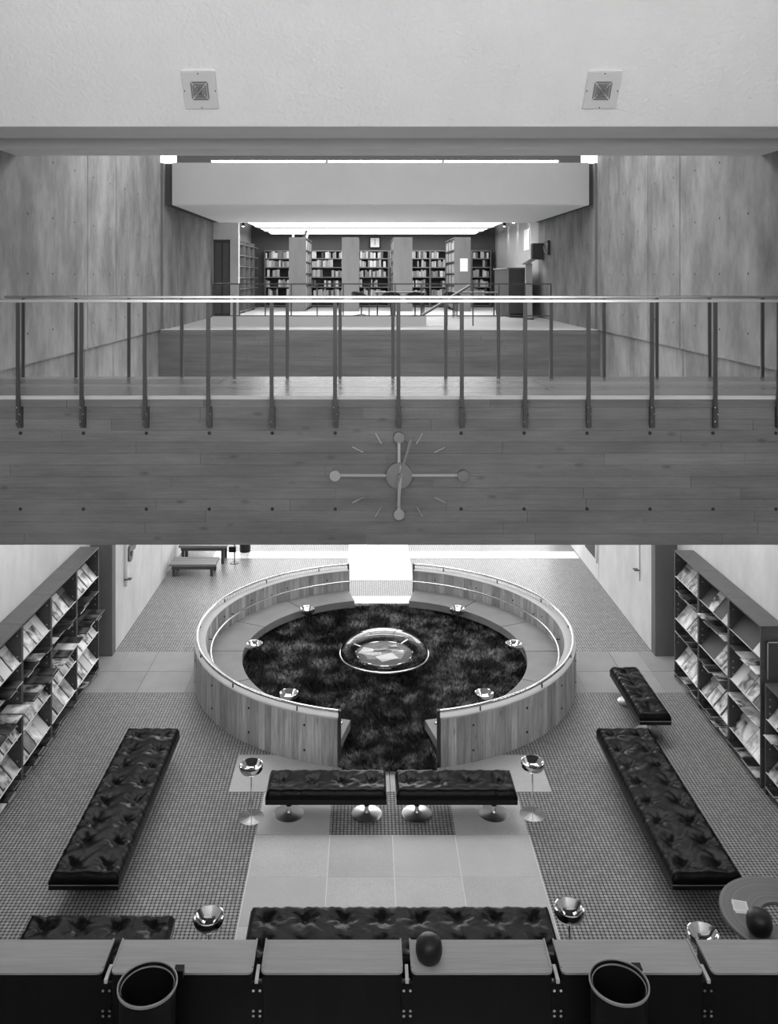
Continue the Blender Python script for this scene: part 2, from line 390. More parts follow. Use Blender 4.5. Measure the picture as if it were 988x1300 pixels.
# ------------------------------------------------------------------ footbridge
br = thing('footbridge', 'board-marked concrete footbridge spanning the hall above the benches', 'bridge', (0, 8.6, 3.59))
MB().box(-XW+.005, XW-.005, .03, 1.70, 0, 1.41).build('beam', 'concrete_dark', br)
NR = 13; hh = 1.45/NR
for k in range(NR):
    x = -XW+random.uniform(-1.5, 0)
    while x < XW:
        l = random.uniform(1.3, 3.6); a = max(x, -XW+.005); e = min(x+l, XW-.005)
        if e-a > .05: MB().box(a+.0012, e-.0012, random.uniform(0, .005), .035, k*hh+.0008, (k+1)*hh-.0008).build('board', 'board_concrete', br)
        x += l
for k in range(7):
    for a, e in ((-XW+.005, -1.9), (-1.9, 1.6), (1.6, XW-.005)):
        MB().box(a+.002, e-.002, .03+k*.239+.002, .03+(k+1)*.239-.002, 1.405, 1.45+random.uniform(-.0015, .0015)).build('deck_plank', 'deck', br)
MB().box(-XW+.005, XW-.005, -.012, .03, 1.42, 1.452).build('nosing', 'coping', br)
for i in range(-7, 8):
    for z in (4.68, 3.94):
        if i % 2 and z < 4: pass
        MB().cyl((i*.614+.02, -.001, z-3.59), (i*.614+.02, .03, z-3.59), .017, n=12).build('tie_hole', 'hole_dark', br)
def railing(name, label, y, ks, x0, x1, zb, front):
    r = thing(name, label, 'railing', (0, y, ZU))
    MB().box(x0, x1, -.025, .025, .915, .945).build('handrail', 'satin', r, bevel=.004)
    for k in ks:
        x = k*.614+.02
        p = MB().box(x-.019, x+.019, -.012, .012, zb, .915).build('post', 'steel_dark', r)
        if front:
            MB().box(x-.011, x+.03, .0, .052, -.30, -.10).build('bracket', 'steel_dark', p)
            for dx, z in ((-.008, -.10), (.02, -.165), (-.008, -.235)): MB().cyl((x+dx, -.020, z), (x+dx, .0, z), .0065, n=8).build('bolt', 'chrome', p, True)
    return r
railing('front_railing', 'flat steel railing bolted to the board-marked front face of the footbridge', 8.545, range(-7, 8), -XW+.02, XW-.02, -.28, True)
railing('rear_railing', 'flat steel railing along the far edge of the footbridge deck', 10.26, range(-7, 8), -4.49, 4.55, .0, False)

# wall-washing lamps above the racks
for sd, nm in ((-1, 'wall-hanging'), (1, 'short-bench')):
    t = thing('wall_washer_lamp', 'linear lamp fixed high above the magazine racks, %s side' % nm, 'light', (sd*4.45, 12.3, 3.72))
    MB().box(-.09, .09, -1.9, 1.9, .0, .10).build('housing', 'steel_mid', t); MB().box(-.07, .07, -1.88, 1.88, -.012, .0).build('diffuser', 'washer_glow', t)
    for y in (-1.5, 0, 1.5): MB().box(*sorted((sd*.09, sd*.345)), y-.02, y+.02, .04, .07).build('arm', 'steel_mid', t)
# clock on the bridge
ck = thing('clock', 'large clock of metal discs and rods on the board-marked bridge face', 'clock', (.026, 8.6, 4.28))
def disc(x, z, r, y0, y1, nm, m, par=ck): return MB().cyl((x, y1, z), (x, y0, z), r, n=32).build(nm, m, par, True)
disc(0, 0, .126, -.075, -.02, 'hub', 'clock_metal')
for dx, dz in ((-.62, 0), (.62, 0), (0, .37), (0, -.375)):
    n_ = math.hypot(dx, dz); ux, uz = dx/n_, dz/n_
    a = MB().bar((ux*.12, -.04, uz*.12), (dx, -.04, dz), .026, .02, (0, 1, 0)).build('arm', 'clock_pale', ck)
    disc(dx, dz, .052, -.075, -.025, 'end_disc', 'clock_metal' if dx >= 0 and dz >= 0 else 'clock_pale', a)
    MB().cyl((dx, -.03, dz), (dx, .0, dz), .012).build('standoff', 'clock_metal', a)
for sx in (-1, 1):
    for sz in (-1, 1):
        for cx_, cz_, an in ((.40, .245, 27), (.20, .355, 60)):
            ux, uz = math.cos(math.radians(an)), math.sin(math.radians(an))
            MB().bar((sx*(cx_-ux*.06), -.02, sz*(cz_-uz*.06)), (sx*(cx_+ux*.06), -.02, sz*(cz_+uz*.06)), .009, .02, (0, 1, 0)).build('hour_mark', 'clock_pale', ck)
MB().bar((-.03, -.095, -.12), (.115, -.095, .36), .022, .008, (0, 1, 0)).build('minute_hand', 'clock_metal', ck)
MB().bar((.02, -.085, .10), (-.006, -.085, -.29), .026, .008, (0, 1, 0)).build('hour_hand', 'clock_pale', ck)
disc(0, 0, .02, -.11, -.075, 'spindle', 'clock_metal')

# louvred speakers on the sloped ceiling
ang = math.atan2(1.35, -1.0)
for x, lb in ((-1.97, 'square louvred ceiling speaker above the wall-hanging side of the hall'), (2.09, 'square louvred ceiling speaker above the short-bench side of the hall')):
    sp_ = thing('ceiling_speaker', lb, 'speaker', (x, 8.92, 7.77+1.35*.24), 0, None)
    nrm = Vector((0, -1.35, -1)).normalized(); up = Vector((0, -1, 1.35)).normalized(); rt = Vector((1, 0, 0))
    def q(a, b, c): return rt*a+up*b+nrm*c
    def qbox(mb, a0, a1, b0, b1, c0, c1):
        vs = [q(a, b, c) for c in (c0, c1) for b in (b0, b1) for a in (a0, a1)]
        return mb.add(vs, [(0, 2, 3, 1), (4, 5, 7, 6), (0, 1, 5, 4), (2, 6, 7, 3), (0, 4, 6, 2), (1, 3, 7, 5)])
    qbox(MB(), -.17, .17, -.20, .20, -.01, .022).build('plate', 'speaker_plate', sp_, bevel=.004)
    qbox(MB(), -.17, .17, .20, .215, -.01, .022).build('lip', 'white_paint', sp_)  # white stands for light caught on the plate's bent top edge
    h = .09
    for k in range(4):
        c_, s_ = math.cos(k*PI/2), math.sin(k*PI/2); g = MB()
        for j in range(4):
            r0, r1 = h*(1-j/4.), h*(1-(j+.72)/4.)
            pts = [(-r0+.008, -r0), (r0-.008, -r0), (r1-.006, -r1), (-r1+.006, -r1)]
            vs = [q(a*c_-b*s_, (a*s_+b*c_)*1.12, .026+.006*j) for a, b in pts]+[q(a*c_-b*s_, (a*s_+b*c_)*1.12, .020) for a, b in pts]
            g.add(vs, [(0, 1, 2, 3), (4, 5, 6, 7), (0, 1, 5, 4), (1, 2, 6, 5), (2, 3, 7, 6), (3, 0, 4, 7)])
        g.build('louvre', 'grille_dark', sp_)
    for a, b in ((0, .185), (0, -.185), (.155, 0), (-.155, 0)):
        MB().cyl(q(a, b, .02), q(a, b, .026), .007, n=8).build('screw', 'steel_dark', sp_)

# ------------------------------------------------------------------ the round seating ring
CY = 14.04; Ri, Ro = 2.80, 2.97; ga = math.asin(.645/2.93)
for sd, nm in ((-1, 'wall-hanging'), (1, 'short-bench')):
    rg = thing('seating_ring', 'curved half of the board-marked concrete seating ring, on the %s side' % nm, 'seating', (0, CY, 0), 0, None)
    a0, a1 = -PI/2+ga, PI/2-ga
    A = (lambda a: a) if sd > 0 else (lambda a: PI-a)
    n = 76
    for i in range(n):
        b0 = a0+(a1-a0)*i/n; b1 = a0+(a1-a0)*(i+1)/n; r = random.uniform(-.005, .005)
        c0, c1 = sorted((A(b0), A(b1)))
        MB().arc(Ri+random.uniform(-.003, .003), Ro+r, c0+.0004, c1-.0004, 0, .612, 2).build('board', 'ring_board', rg)
    c0, c1 = sorted((A(a0), A(a1)))
    MB().arc(Ri-.001, Ro-.002, c0, c1, .61, .622, 64).build('coping', 'coping', rg)
    for i in range(9):
        b = a0+(a1-a0)*(i+.5)/9; a = A(b)
        for z in (.16, .48):
            MB().cyl(((Ro-.02)*math.cos(a), (Ro-.02)*math.sin(a), z), ((Ro+.007)*math.cos(a), (Ro+.007)*math.sin(a), z), .014, n=10).build('tie_hole', 'hole_dark', rg)
            MB().cyl(((Ri+.02)*math.cos(a), (Ri+.02)*math.sin(a), z), ((Ri-.005)*math.cos(a), (Ri-.005)*math.sin(a), z), .014, n=10).build('tie_hole', 'hole_dark', rg)
    for i in range(6):
        b0 = a0+(a1-a0)*i/6; b1 = a0+(a1-a0)*(i+1)/6; c0, c1 = sorted((A(b0)+.0, A(b1)))
        MB().arc(2.24, 2.795, c0+.0035, c1-.0035, .13, .25, 10).build('seat_slab', 'seat_concrete', rg)
    MB().arc(2.52, 2.795, *sorted((A(a0)+sd*.01, A(a1)-sd*.01)), 0, .13, 40).build('seat_plinth', 'dark_and_shade', rg)
    def ringpts(r, z, s0=a0, s1=a1, k=72): return [(r*math.cos(A(s0+(s1-s0)*i/k)), r*math.sin(A(s0+(s1-s0)*i/k)), z) for i in range(k+1)]
    rail = MB().tube(ringpts(2.93, .70), .021).build('top_rail', 'chrome', rg, True)
    for i in range(7):
        a = A(a0+(a1-a0)*(i+.5)/7)
        MB().cyl((2.93*math.cos(a), 2.93*math.sin(a), .61), (2.93*math.cos(a), 2.93*math.sin(a), .69), .010).build('rail_stem', 'steel_dark', rail)
    br_ = MB().tube(ringpts(2.72, .44), .018).build('back_rail', 'chrome', rg, True)
    for i in range(7):
        a = A(a0+(a1-a0)*(i+.5)/7)
        MB().cyl((2.72*math.cos(a), 2.72*math.sin(a), .44), (2.80*math.cos(a), 2.80*math.sin(a), .44), .008).build('rail_stem', 'steel_dark', br_)
    for b in (a0, a1):
        a = A(b); x, y = 2.93*math.cos(a), 2.93*math.sin(a)
        MB().box(x-.018-sd*.02, x+.018-sd*.02, y-.035, y+.035, .0, .715).build('end_post', 'steel_dark', rg)

# shag carpet: a pile of leaning blades
rng = np.random.default_rng(3)
cb = MB()
cb.lathe([(0, 0.004), (2.50, .004), (2.50, .02), (0, .02)], 72, (0, CY, 0))
cb.box(-.60, .60, CY-2.98, CY-2.6, .004, .019); cb.box(-.60, .60, CY+2.55, CY+2.68, .004, .019)
nb = 60000
r = 2.47*np.sqrt(rng.random(nb)); t = rng.random(nb)*2*PI
px = r*np.cos(t); py = CY+r*np.sin(t)
ne = 7000
px = np.concatenate([px, rng.uniform(-.58, .58, ne)]); py = np.concatenate([py, rng.uniform(CY-2.99, CY-2.4, ne)])
k = len(px); h = rng.uniform(.05, .115, k); aa = rng.random(k)*2*PI
cl = np.sin(px*2.1+1.3*np.sin(py*1.7))*2.2+np.cos(py*2.6+np.sin(px*2.9))*1.5
la = cl+rng.normal(0, .9, k); ll = rng.uniform(.02, .11, k); w = .015
V = np.empty((k, 3, 3))
V[:, 0] = np.stack([px-w*np.cos(aa), py-w*np.sin(aa), np.full(k, .015)], 1)
V[:, 1] = np.stack([px+w*np.cos(aa), py+w*np.sin(aa), np.full(k, .015)], 1)
V[:, 2] = np.stack([px+ll*np.cos(la), py+ll*np.sin(la), .015+h], 1)
cm = bpy.data.meshes.new('shag_carpet')
b0 = len(cb.v)
cm.from_pydata(cb.v+[tuple(p) for p in V.reshape(-1, 3)], [], cb.f+[(b0+3*i, b0+3*i+1, b0+3*i+2) for i in range(k)])
cm.materials.append(M['shag'])
co = link('shag_carpet', cm); co['kind'] = 'stuff'; tag(co, 'dark mottled shag carpet filling the round seating ring', 'carpet')

# ashtrays
bowl_prof = [(.02, -.105), (.085, -.102), (.118, -.085), (.133, -.055), (.136, -.022), (.131, -.004), (.122, .0), (.113, -.006), (.080, -.055), (.040, -.072), (.0, -.074)]
def ashtray(h, label, group=None, br=.15):
    t = thing('ashtray_stand', label, 'ashtray', (0, 0, 0), 0, group)
    MB().lathe(bowl_prof, 40, (0, 0, h), False).build('bowl', 'chrome', t, True)
    MB().cyl((0, 0, h-.076), (0, 0, h-.066), .035, n=20).build('drain', 'hole_dark', t, True)
    MB().cyl((0, 0, .012), (0, 0, h-.10), .008).build('stem', 'chrome', t, True)
    MB().lathe([(0, 0), (br, 0), (br, .005), (br*.5, .012), (.0, .02)], 36).build('base', 'satin', t, True)
    return t
lab = 'low chrome bowl ashtray on the carpet, '
spots = [(-1.335, 15.64, 'by the far ring opening, wall-hanging side'), (-2.08, 14.14, 'mid ring, wall-hanging side'), (-1.38, 12.46, 'by the near ring opening, wall-hanging side'),
         (1.335, 15.64, 'by the far ring opening, short-bench side'), (2.08, 14.14, 'mid ring, short-bench side'), (1.38, 12.46, 'by the near ring opening, short-bench side')]
a0_ = None
for x, y, l in spots:
    if a0_ is None: a0_ = ashtray(.33, lab+l, None, .10); a0_.location = (x, y, .012)
    else: dup(a0_, None, (x, y, .012), None, lab+l)
at = ashtray(.62, 'tall chrome ashtray on a thin stem beside the front bench, wall-hanging side'); at.location = (-1.61, 10.12, .002)
dup(at, None, (1.63, 10.18, .002), None, 'tall chrome ashtray on a thin stem beside the front bench, short-bench side')
dup(at, None, (-1.67, 7.72, .002), None, 'tall chrome ashtray between the two tufted benches behind the wood-topped cabinets')
dup(at, None, (1.51, 7.82, .002), None, 'tall chrome ashtray at the end of the central bench behind the wood-topped cabinets')
dup(at, None, (2.58, 7.52, .002), None, 'tall chrome ashtray partly hidden by a cabinet beside the round table')

# clear domed display table
dt = thing('dome_table', 'low round table under a clear acrylic dome on the shag carpet', 'table', (0, CY, .015))
MB().lathe([(0, 0), (.30, 0), (.30, .02), (.08, .05), (.06, .17), (0, .17)], 36).build('pedestal', 'black_panel', dt, True)
MB().lathe([(0, .17), (.45, .17), (.455, .185), (.45, .20), (0, .20)], 48).build('tabletop', 'table_grey', dt, True)
MB().tube([(.45*math.cos(2*PI*i/56), .45*math.sin(2*PI*i/56), .196) for i in range(56)], .012, 8, True).build('inner_rim', 'chrome', dt, True)
MB().tube([(.70*math.cos(2*PI*i/72), .70*math.sin(2*PI*i/72), .20) for i in range(72)], .018, 10, True).build('outer_rim', 'chrome', dt, True)
for k in range(4):
    a = PI/4+k*PI/2+.15
    MB().bar((.44*math.cos(a), .44*math.sin(a), .19), (.70*math.cos(a), .70*math.sin(a), .20), .03, .012).build('spoke', 'chrome', dt)
dome = [(.70*math.sin(t), .205+.30*math.cos(t)) for t in np.linspace(PI/2, 0.0, 14)]
dome = [(max(r_, .0), z_) for r_, z_ in dome]
MB().lathe(dome, 56, (0, 0, 0), False).build('dome', 'acrylic', dt, True)
for (x, y, w_, h_, rz, m_, lb) in ((.04, -.16, .30, .22, .5, 'paper', 'white sheet lying square-cornered under the clear dome nearest the seating opening'), (.22, .03, .19, .14, .1, 'cover_pale', 'pale booklet under the clear dome beside the white sheet'),
        (-.28, .07, .20, .24, -.4, 'paper', 'white folded leaflet at the edge of the table under the clear dome'), (-.13, -.03, .17, .12, .05, 'cover_pale', 'small grey booklet under the clear dome between leaflet and sheet'),
        (-.06, .18, .24, .17, .5, 'cover_dark', 'dark open book under the clear dome'), (.15, .26, .13, .1, .3, 'cover_pale', 'small pale card under the clear dome beside the dark book')):
    tag(MB().box(-w_/2, w_/2, -h_/2, h_/2, 0, .006).build('booklet', m_, None, loc=(x, CY+y, .218), rot=(0, 0, rz)), lb, 'booklet')

# ------------------------------------------------------------------ benches
def cushion_mesh(L, Wd, rows, pitch, t=.105):
    nu = int(L/.022); nv = int(Wd/.022); cols = max(1, round(L/pitch))
    bt = [(-L/2+L*(i+.5)/cols, -Wd/2+Wd*(j+.5)/rows) for i in range(cols) for j in range(rows)]
    bx = np.array(bt); vs = []; fs = []
    X = np.linspace(-L/2, L/2, nu+1); Y = np.linspace(-Wd/2, Wd/2, nv+1)
    gx, gy = np.meshgrid(X, Y, indexing='ij'); z = np.zeros_like(gx)
    d = np.minimum(np.minimum(gx+L/2, L/2-gx), np.minimum(gy+Wd/2, Wd/2-gy)); rr = .06
    e = np.where(d < rr, np.sqrt(np.clip(1-(1-d/rr)**2, 0, 1)), 1.)
    z = t*(.35+.65*e)
    for k_, (a, b) in enumerate(bx):
        dx = gx-a; dy = gy-b; dd = np.hypot(dx, dy); th = np.arctan2(dy, dx)
        z -= 0.044*np.exp(-(dd/.045)**2)+.016*np.exp(-(dd/.10)**2)
        z -= .014*(.5+.5*np.cos(7*th+k_*1.7))*np.exp(-((dd-.08)/.055)**2)
    # gathers along the long edges
    z -= .010*(.5+.5*np.sin(gx*2*PI/.085+2*np.sin(gx*9)))*np.exp(-(d/.05)**2)
    z += .004*np.sin(gx*31+np.sin(gy*23)*2)*e
    b = MB(); idx = lambda i, j: i*(nv+1)+j
    vs = [(gx[i, j], gy[i, j], max(z[i, j], .02)) for i in range(nu+1) for j in range(nv+1)]
    fs = [(idx(i, j), idx(i+1, j), idx(i+1, j+1), idx(i, j+1)) for i in range(nu) for j in range(nv)]
    per = [idx(i, 0) for i in range(nu)]+[idx(nu, j) for j in range(nv)]+[idx(i, nv) for i in range(nu, 0, -1)]+[idx(0, j) for j in range(nv, 0, -1)]
    k = len(vs); vs += [(vs[p][0], vs[p][1], 0) for p in per]; n = len(per)
    fs += [(per[i], per[(i+1) % n], k+(i+1) % n, k+i) for i in range(n)]; fs.append(tuple(range(k, k+n))[::-1])
    b.add(vs, fs); return b, bt
def bench(L, Wd, rows, label, bases, loc, rz, trim=True):
    t = thing('tufted_bench', label, 'bench', loc, rz)
    b, bt = cushion_mesh(L, Wd, rows, .35)
    cu = b.build('cushion', 'leather', t, loc=(0, 0, .30)); cu.data.shade_smooth(); cu.data.set_sharp_from_angle(angle=math.radians(60))
    MB().box(-L/2, L/2, -Wd/2, Wd/2, .245, .298, None).build('seat_board', 'black_panel', t, bevel=.004)
    if trim:
        for s in (-1, 1): MB().box(*sorted((s*(L/2-.004), s*(L/2+.004))), -Wd/2, Wd/2, .292, .303).build('edge_trim', 'satin', t)
    for x in bases:
        p = MB().lathe([(0, 0), (.172, 0), (.175, .006), (.15, .013), (.07, .020), (.034, .030), (.022, .05), (.020, .245), (0, .245)], 40).build('pedestal', 'aluminium', t, True, loc=(x, 0, .004))
        MB().cyl((0, 0, .10), (0, 0, .15), .032, n=20).build('collar', 'black_panel', p, True)
    return t
bench(1.37, .48, 1, 'short tufted black leather bench before the ring opening, wall-hanging side', (-.44, .46), (-.745, 10.19, 0), 0)
bench(1.37, .48, 1, 'short tufted black leather bench before the ring opening, short-bench side', (-.44, .45), (.735, 10.19, 0), 0)
bench(2.84, .68, 2, 'long tufted black leather bench facing the racks on the wall-hanging side', (-.9, 0, .9), (-3.04, 9.985, 0), PI/2)
bench(2.84, .69, 2, 'long tufted black leather bench in line with the short bench by the racks', (-.9, 0, .9), (3.03, 9.985, 0), PI/2)
bench(1.45, .42, 1, 'short narrow tufted bench on a pale pedestal beside the magazine racks', (-.42, .42), (3.56, 12.45, 0), PI/2)
bench(2.76, .68, 2, 'wide tufted black leather bench right behind the wood-topped cabinets', (-.9, .9), (.02, 7.83, 0), 0)
for sx in (-1, 1): pass
bench(1.32, .66, 2, 'tufted black bench behind the cabinets at the foot of the long bench', (-.42, .42), (-2.70, 7.73, 0), 0)

# ------------------------------------------------------------------ magazine racks
mag_me = {}
def magazine_mesh(m):
    if m not in mag_me:
        b = MB().box(-.105, .105, 0, .285, 0, .008); me = b.mesh('magazine', m, bevel=.0008); me.materials.append(M['paper']); mag_me[m] = me
        for p in me.polygons:
            if abs(p.normal.z) < .5 and p.normal.x > -.5: p.material_index = 1
    return mag_me[m]
RD = .29
def rack(x0, L, side, H, lips, flats, name_lab, fill, flatfill, seed, endpanel=False):
    """x0: world y of the far end"""
    rnd = random.Random(seed)
    if side > 0: t = thing('magazine_rack', name_lab[0], 'rack', (4.5, x0, 0), -PI/2, 'magazine racks')
    else: t = thing('magazine_rack', name_lab[0], 'rack', (-4.5, x0-L, 0), PI/2, 'magazine racks')
    th = .028
    for xx in (0, L-th):
        p = MB().box(xx, xx+th, 0, RD, 0, H).build('side_panel', 'rack_wood', t, bevel=.002)
        pins = MB()
        for i in range(int(H/.085)):
            z = .12+i*.085
            if z > H-.08 or (i % 5) > 2: continue
            for yy in (.05,):
                pins.cyl((xx+(th if xx == 0 else 0), yy, z), (xx+(th+.006 if xx == 0 else -.006), yy, z), .009, n=8)
        if pins.v: pins.build('shelf_pins', 'lip_metal', p)
    MB().box(th, L-th, RD-.015, RD, .04, H-.02).build('back_panel', 'rack_inner', t)
    MB().box(-.0, L, 0, RD+.005, H, H+.025).build('top_panel', 'rack_wood', t, bevel=.003)
    MB().box(th, L-th, .03, RD-.02, 0, .05).build('plinth', 'wood_dark', t)
    for z in flats: 
        MB().box(th+.001, L-th-.001, .004, RD-.016, z-.02, z).build('flat_shelf', 'rack_inner', t, bevel=.002)
    an = math.radians(50)
    for z in lips:
        mx = Matrix.Translation((0, .02, z)) @ Matrix.Rotation(an, 4, 'X')
        s = MB().box(th+.001, L-th-.001, 0, .335, -.012, 0, mx).build('slanted_shelf', 'rack_inner', t)
        MB().box(th+.001, L-th-.001, -.008, .0, -.014, .022, mx).build('lip', 'lip_metal', s)
    R0 = t.matrix_basis.copy(); R0 = Matrix.Translation(t.location) @ Matrix.Rotation(t.rotation_euler.z, 4, 'Z')
    names = ['top', 'middle', 'bottom']
    ns = 4; sw = (L-.07)/ns
    for k, z in enumerate(lips):
        for s_ in range(ns):
            ch = fill[k][s_]
            if ch == '.': continue
            m_ = {'p': 'cover_pale', 'f': 'cover_photo', 'd': 'cover_dark', 'w': 'paper'}[ch]
            word = {'p': 'pale', 'f': 'picture-covered', 'd': 'dark', 'w': 'white'}[ch]
            x = .035+sw*(s_+.5)+rnd.uniform(-.01, .01)
            mx = R0 @ Matrix.Translation((x, .02, z)) @ Matrix.Rotation(an, 4, 'X') @ Matrix.Translation((0, .001, .002)) @ Matrix.Rotation(rnd.uniform(-.0, .0), 4, 'Z')
            o = link('magazine', magazine_mesh(m_)); o.matrix_world = mx
            tag(o, '%s magazine propped on the %s slanted shelf, %s' % (word, names[k], name_lab[1]), 'magazine', 'magazines on the %s' % name_lab[1])
    for k, z in enumerate(flats):
        for s_ in range(ns):
            ch = flatfill[k][s_]
            if ch == '.': continue
            m_ = {'p': 'cover_pale', 'f': 'cover_photo', 'd': 'cover_dark', 'w': 'paper'}[ch]
            word = {'p': 'pale', 'f': 'picture-covered', 'd': 'dark', 'w': 'white'}[ch]
            x = .035+sw*(s_+.5)
            for q_ in range(rnd.choice((1, 2, 2))):
                out = rnd.uniform(-.05, .0)-(.10 if side < 0 and k == 1 else 0)
                mx = R0 @ Matrix.Translation((x+rnd.uniform(-.008, .008), .0+out, z+.001+q_*.0085)) @ Matrix.Rotation(rnd.uniform(-.06, .06)*0, 4, 'Z')
                o = link('magazine', magazine_mesh(m_)); o.matrix_world = mx
                tag(o, '%s magazine lying on the %s flat shelf, %s' % (word, names[k], name_lab[1]), 'magazine', 'magazines on the %s' % name_lab[1])
    return t
RL = [1.56, .91, .26]; RF = [1.36, .72, .10]; LL = [1.49, .62, .20]; LF = [1.27, .98, .06]
nth = ['first', 'second', 'third', 'fourth']
def lab_(i, side): 
    s_ = 'short-bench side' if side > 0 else 'wall-hanging side'
    return ('tall dark wooden magazine rack, %s from the concrete pier, %s' % (nth[i], s_), '%s rack from pier, %s' % (nth[i], s_))
fr = [(['fpfp', 'ppff', 'pfpp'], ['dddd', 'dddd', 'dfdd']), (['.f.p', '..ff', 'fpfp'], ['fddp', 'ddfd', 'ddff']), (['...w', 'wffd', 'fppp'], ['.pfw', 'pfpp', 'dfdp'])]
ys = [13.70, 12.72, 11.66, 10.70]
for i in range(3): rack(ys[i], ys[i]-ys[i+1]-.004, 1, 1.94, RL, RF, lab_(i, 1), fr[i][0], fr[i][1], 10+i)
fl_ = [(['ppff', 'pfpp', 'pwfp'], ['d.dd', 'dddd', 'ddfd']), (['dpfp', 'fppf', 'ppdp'], ['dddp', 'dpdf', 'd.dd']), (['wfpw', 'fpff', 'wpdf'], ['dfdd', 'ddfd', 'dddd']), (['pwfp', 'ffpp', 'pfpp'], ['ddfd', 'pfdd', 'ddpd'])]
yl = [13.90, 12.84, 11.80, 10.80, 9.76]
for i in range(4):
    rack(yl[i], yl[i]-yl[i+1]-.004, -1, 1.93, LL, LF, lab_(i, -1), [s_[::-1] for s_ in fl_[i][0]], [s_[::-1] for s_ in fl_[i][1]], 30+i)
rack(10.60, 1.05, 1, 1.30, [.90, .26], [.72, .10], ('low dark wooden magazine rack, half as tall as its neighbours', 'low rack on the short-bench side'), ['pfpf', 'fwpf'], ['pd.f', 'dpfd'], 50)
gf = thing('framed_panel', 'dark framed panel with a metal edge on the end of the tall rack', 'panel', (4.66, 10.685, 1.33))
MB().box(-.10, .125, -.008, .008, 0, .46).build('panel', 'wood_dark', gf)
for b_ in ((-.10, -.085, -.016, .0, 0, .46), (-.10, .125, -.016, .0, .445, .46)): MB().box(*b_).build('frame', 'lip_metal', gf)

# ------------------------------------------------------------------ wood-topped cabinets in the foreground
gx = [-3.54, -2.35, -1.16, .03, 1.22, 2.41, 3.60]
cn = ['wood-topped black cabinet in the row, at the foot of the tufted bench end', 'wood-topped black cabinet behind a round bin, wall-hanging side', 'wood-topped black cabinet in the row with nothing standing on it',
      'wood-topped black cabinet with a dark ball standing on its top', 'wood-topped black cabinet behind a round bin, short-bench side', 'wood-topped black cabinet beside the round ring-topped table']
YF, YB = 6.976, 7.325
for i in range(6):
    t = thing('cabinet', cn[i], 'cabinet', ((gx[i]+gx[i+1])/2, YF, 0), 0, None); w_ = (gx[i+1]-gx[i])/2-.033; dp = YB-YF
    rc = .045
    pts = [(-w_, dp), (-w_, rc)]+[(-w_+rc-rc*math.cos(a), rc-rc*math.sin(a)) for a in np.linspace(.3, PI/2, 5)]+[(w_-rc+rc*math.sin(a), rc-rc*math.cos(a)) for a in np.linspace(0, PI/2-.3, 5)]+[(w_, rc), (w_, dp)]
    MB().poly(pts, .683, .70).build('top_panel', 'desk_top', t)
    for s in (-1, 1):
        MB().box(*sorted((s*(w_-.012), s*(w_+.001))), rc, dp, .70, .712).build('side_lip', 'desk_lip', t)
    MB().box(-w_+.01, w_-.01, .012, dp-.01, 0.0, .683).build('body', 'desk_body', t)
    x = w_+.033
    if i < 5:
        st = MB().box(x-.013, x+.013, -.02, .14, .63, .66).build('joint_plate', 'white_paint', t)
        for z in (.56, .40, .36, .27):
            for dx in (-.026, .026): MB().cyl((x+dx, -.004, z), (x+dx, .012, z), .011, n=10).build('screw', 'chrome', st, True)
        MB().box(x-.045, x+.045, .0, .02, .1, .62).build('joint_strip', 'black_panel', t)
for x, y, lb in ((-1.935, 6.62, 'large dark cylindrical litter bin with pale rim, wall-hanging side'), (1.61, 6.64, 'large dark cylindrical litter bin with pale rim, short-bench side')):
    t = thing('litter_bin', lb, 'bin', (x, y, 0))
    MB().lathe([(0, 0), (.20, 0), (.208, .90), (.203, .90), (.20, .05), (0, .05)], 48).build('body', 'bin_dark', t, True)
    MB().lathe([(.207, .885), (.222, .885), (.222, .903), (.214, .906), (.207, .885)], 56, cap=False).build('rim', 'bin_rim', t, True)
    MB().lathe([(.194, .87), (.199, .87), (.199, .88), (.194, .88), (.194, .87)], 56, cap=False).build('liner_ring', 'bin_rim', t, True)
    MB().box(.16, .23, .17, .235, .80, .86).build('bracket', 'black_panel', t)
bp_ = [(0, 0), (.075, 0), (.095, .02), (.107, .06), (.108, .10), (.100, .14), (.078, .168), (.04, .183), (0, .186)]
t = thing('dark_ball', 'dark glossy egg-shaped ball standing on a wood cabinet top', 'ball', (.213, 7.115, .70)); MB().lathe(bp_, 40).build('shell', 'ball_dark', t, True); MB().lathe([(0, 0), (.06, 0), (.06, .004), (0, .004)], 32).build('foot', 'black_panel', t)
# ring-topped table
TX, TY, TZ = 3.42, 7.88, .50
t = thing('ring_table', 'round wooden ring-topped table with an open middle beside the cabinets', 'table', (TX, TY, 0))
MB().lathe([(.17, TZ-.03), (.52, TZ-.03), (.525, TZ-.015), (.52, TZ), (.17, TZ), (.165, TZ-.015), (.17, TZ-.03)], 72, cap=False).build('ring_top', 'ring_wood', t, True)
for k in range(4):
    a = k*PI/2+.4; MB().cyl((.32*math.cos(a), .32*math.sin(a), 0), (.32*math.cos(a), .32*math.sin(a), TZ-.03), .016).build('leg', 'steel_dark', t, True)
sl = MB().box(-.065, .065, -.075, .075, 0, .002).build('note_sheet', 'text_slip', None, loc=(TX-.325, TY+.11, TZ+.0045), rot=(0, 0, -.25)); tag(sl, 'printed white note sheet lying on the round ring-topped table', 'paper')
sl = MB().box(-.07, .06, -.07, .07, 0, .002).build('note_sheet', 'paper', None, loc=(TX-.32, TY+.09, TZ+.001), rot=(0, 0, -.12)); tag(sl, 'white sheet underneath the printed note on the round table', 'paper')
t = thing('dark_ball', 'dark rounded ball on the round ring-topped table beside the note', 'ball', (TX-.29, TY-.20, TZ)); MB().lathe(bp_, 40).build('shell', 'ball_dark', t, True); MB().lathe([(0, 0), (.06, 0), (.06, .004), (0, .004)], 32).build('foot', 'black_panel', t)

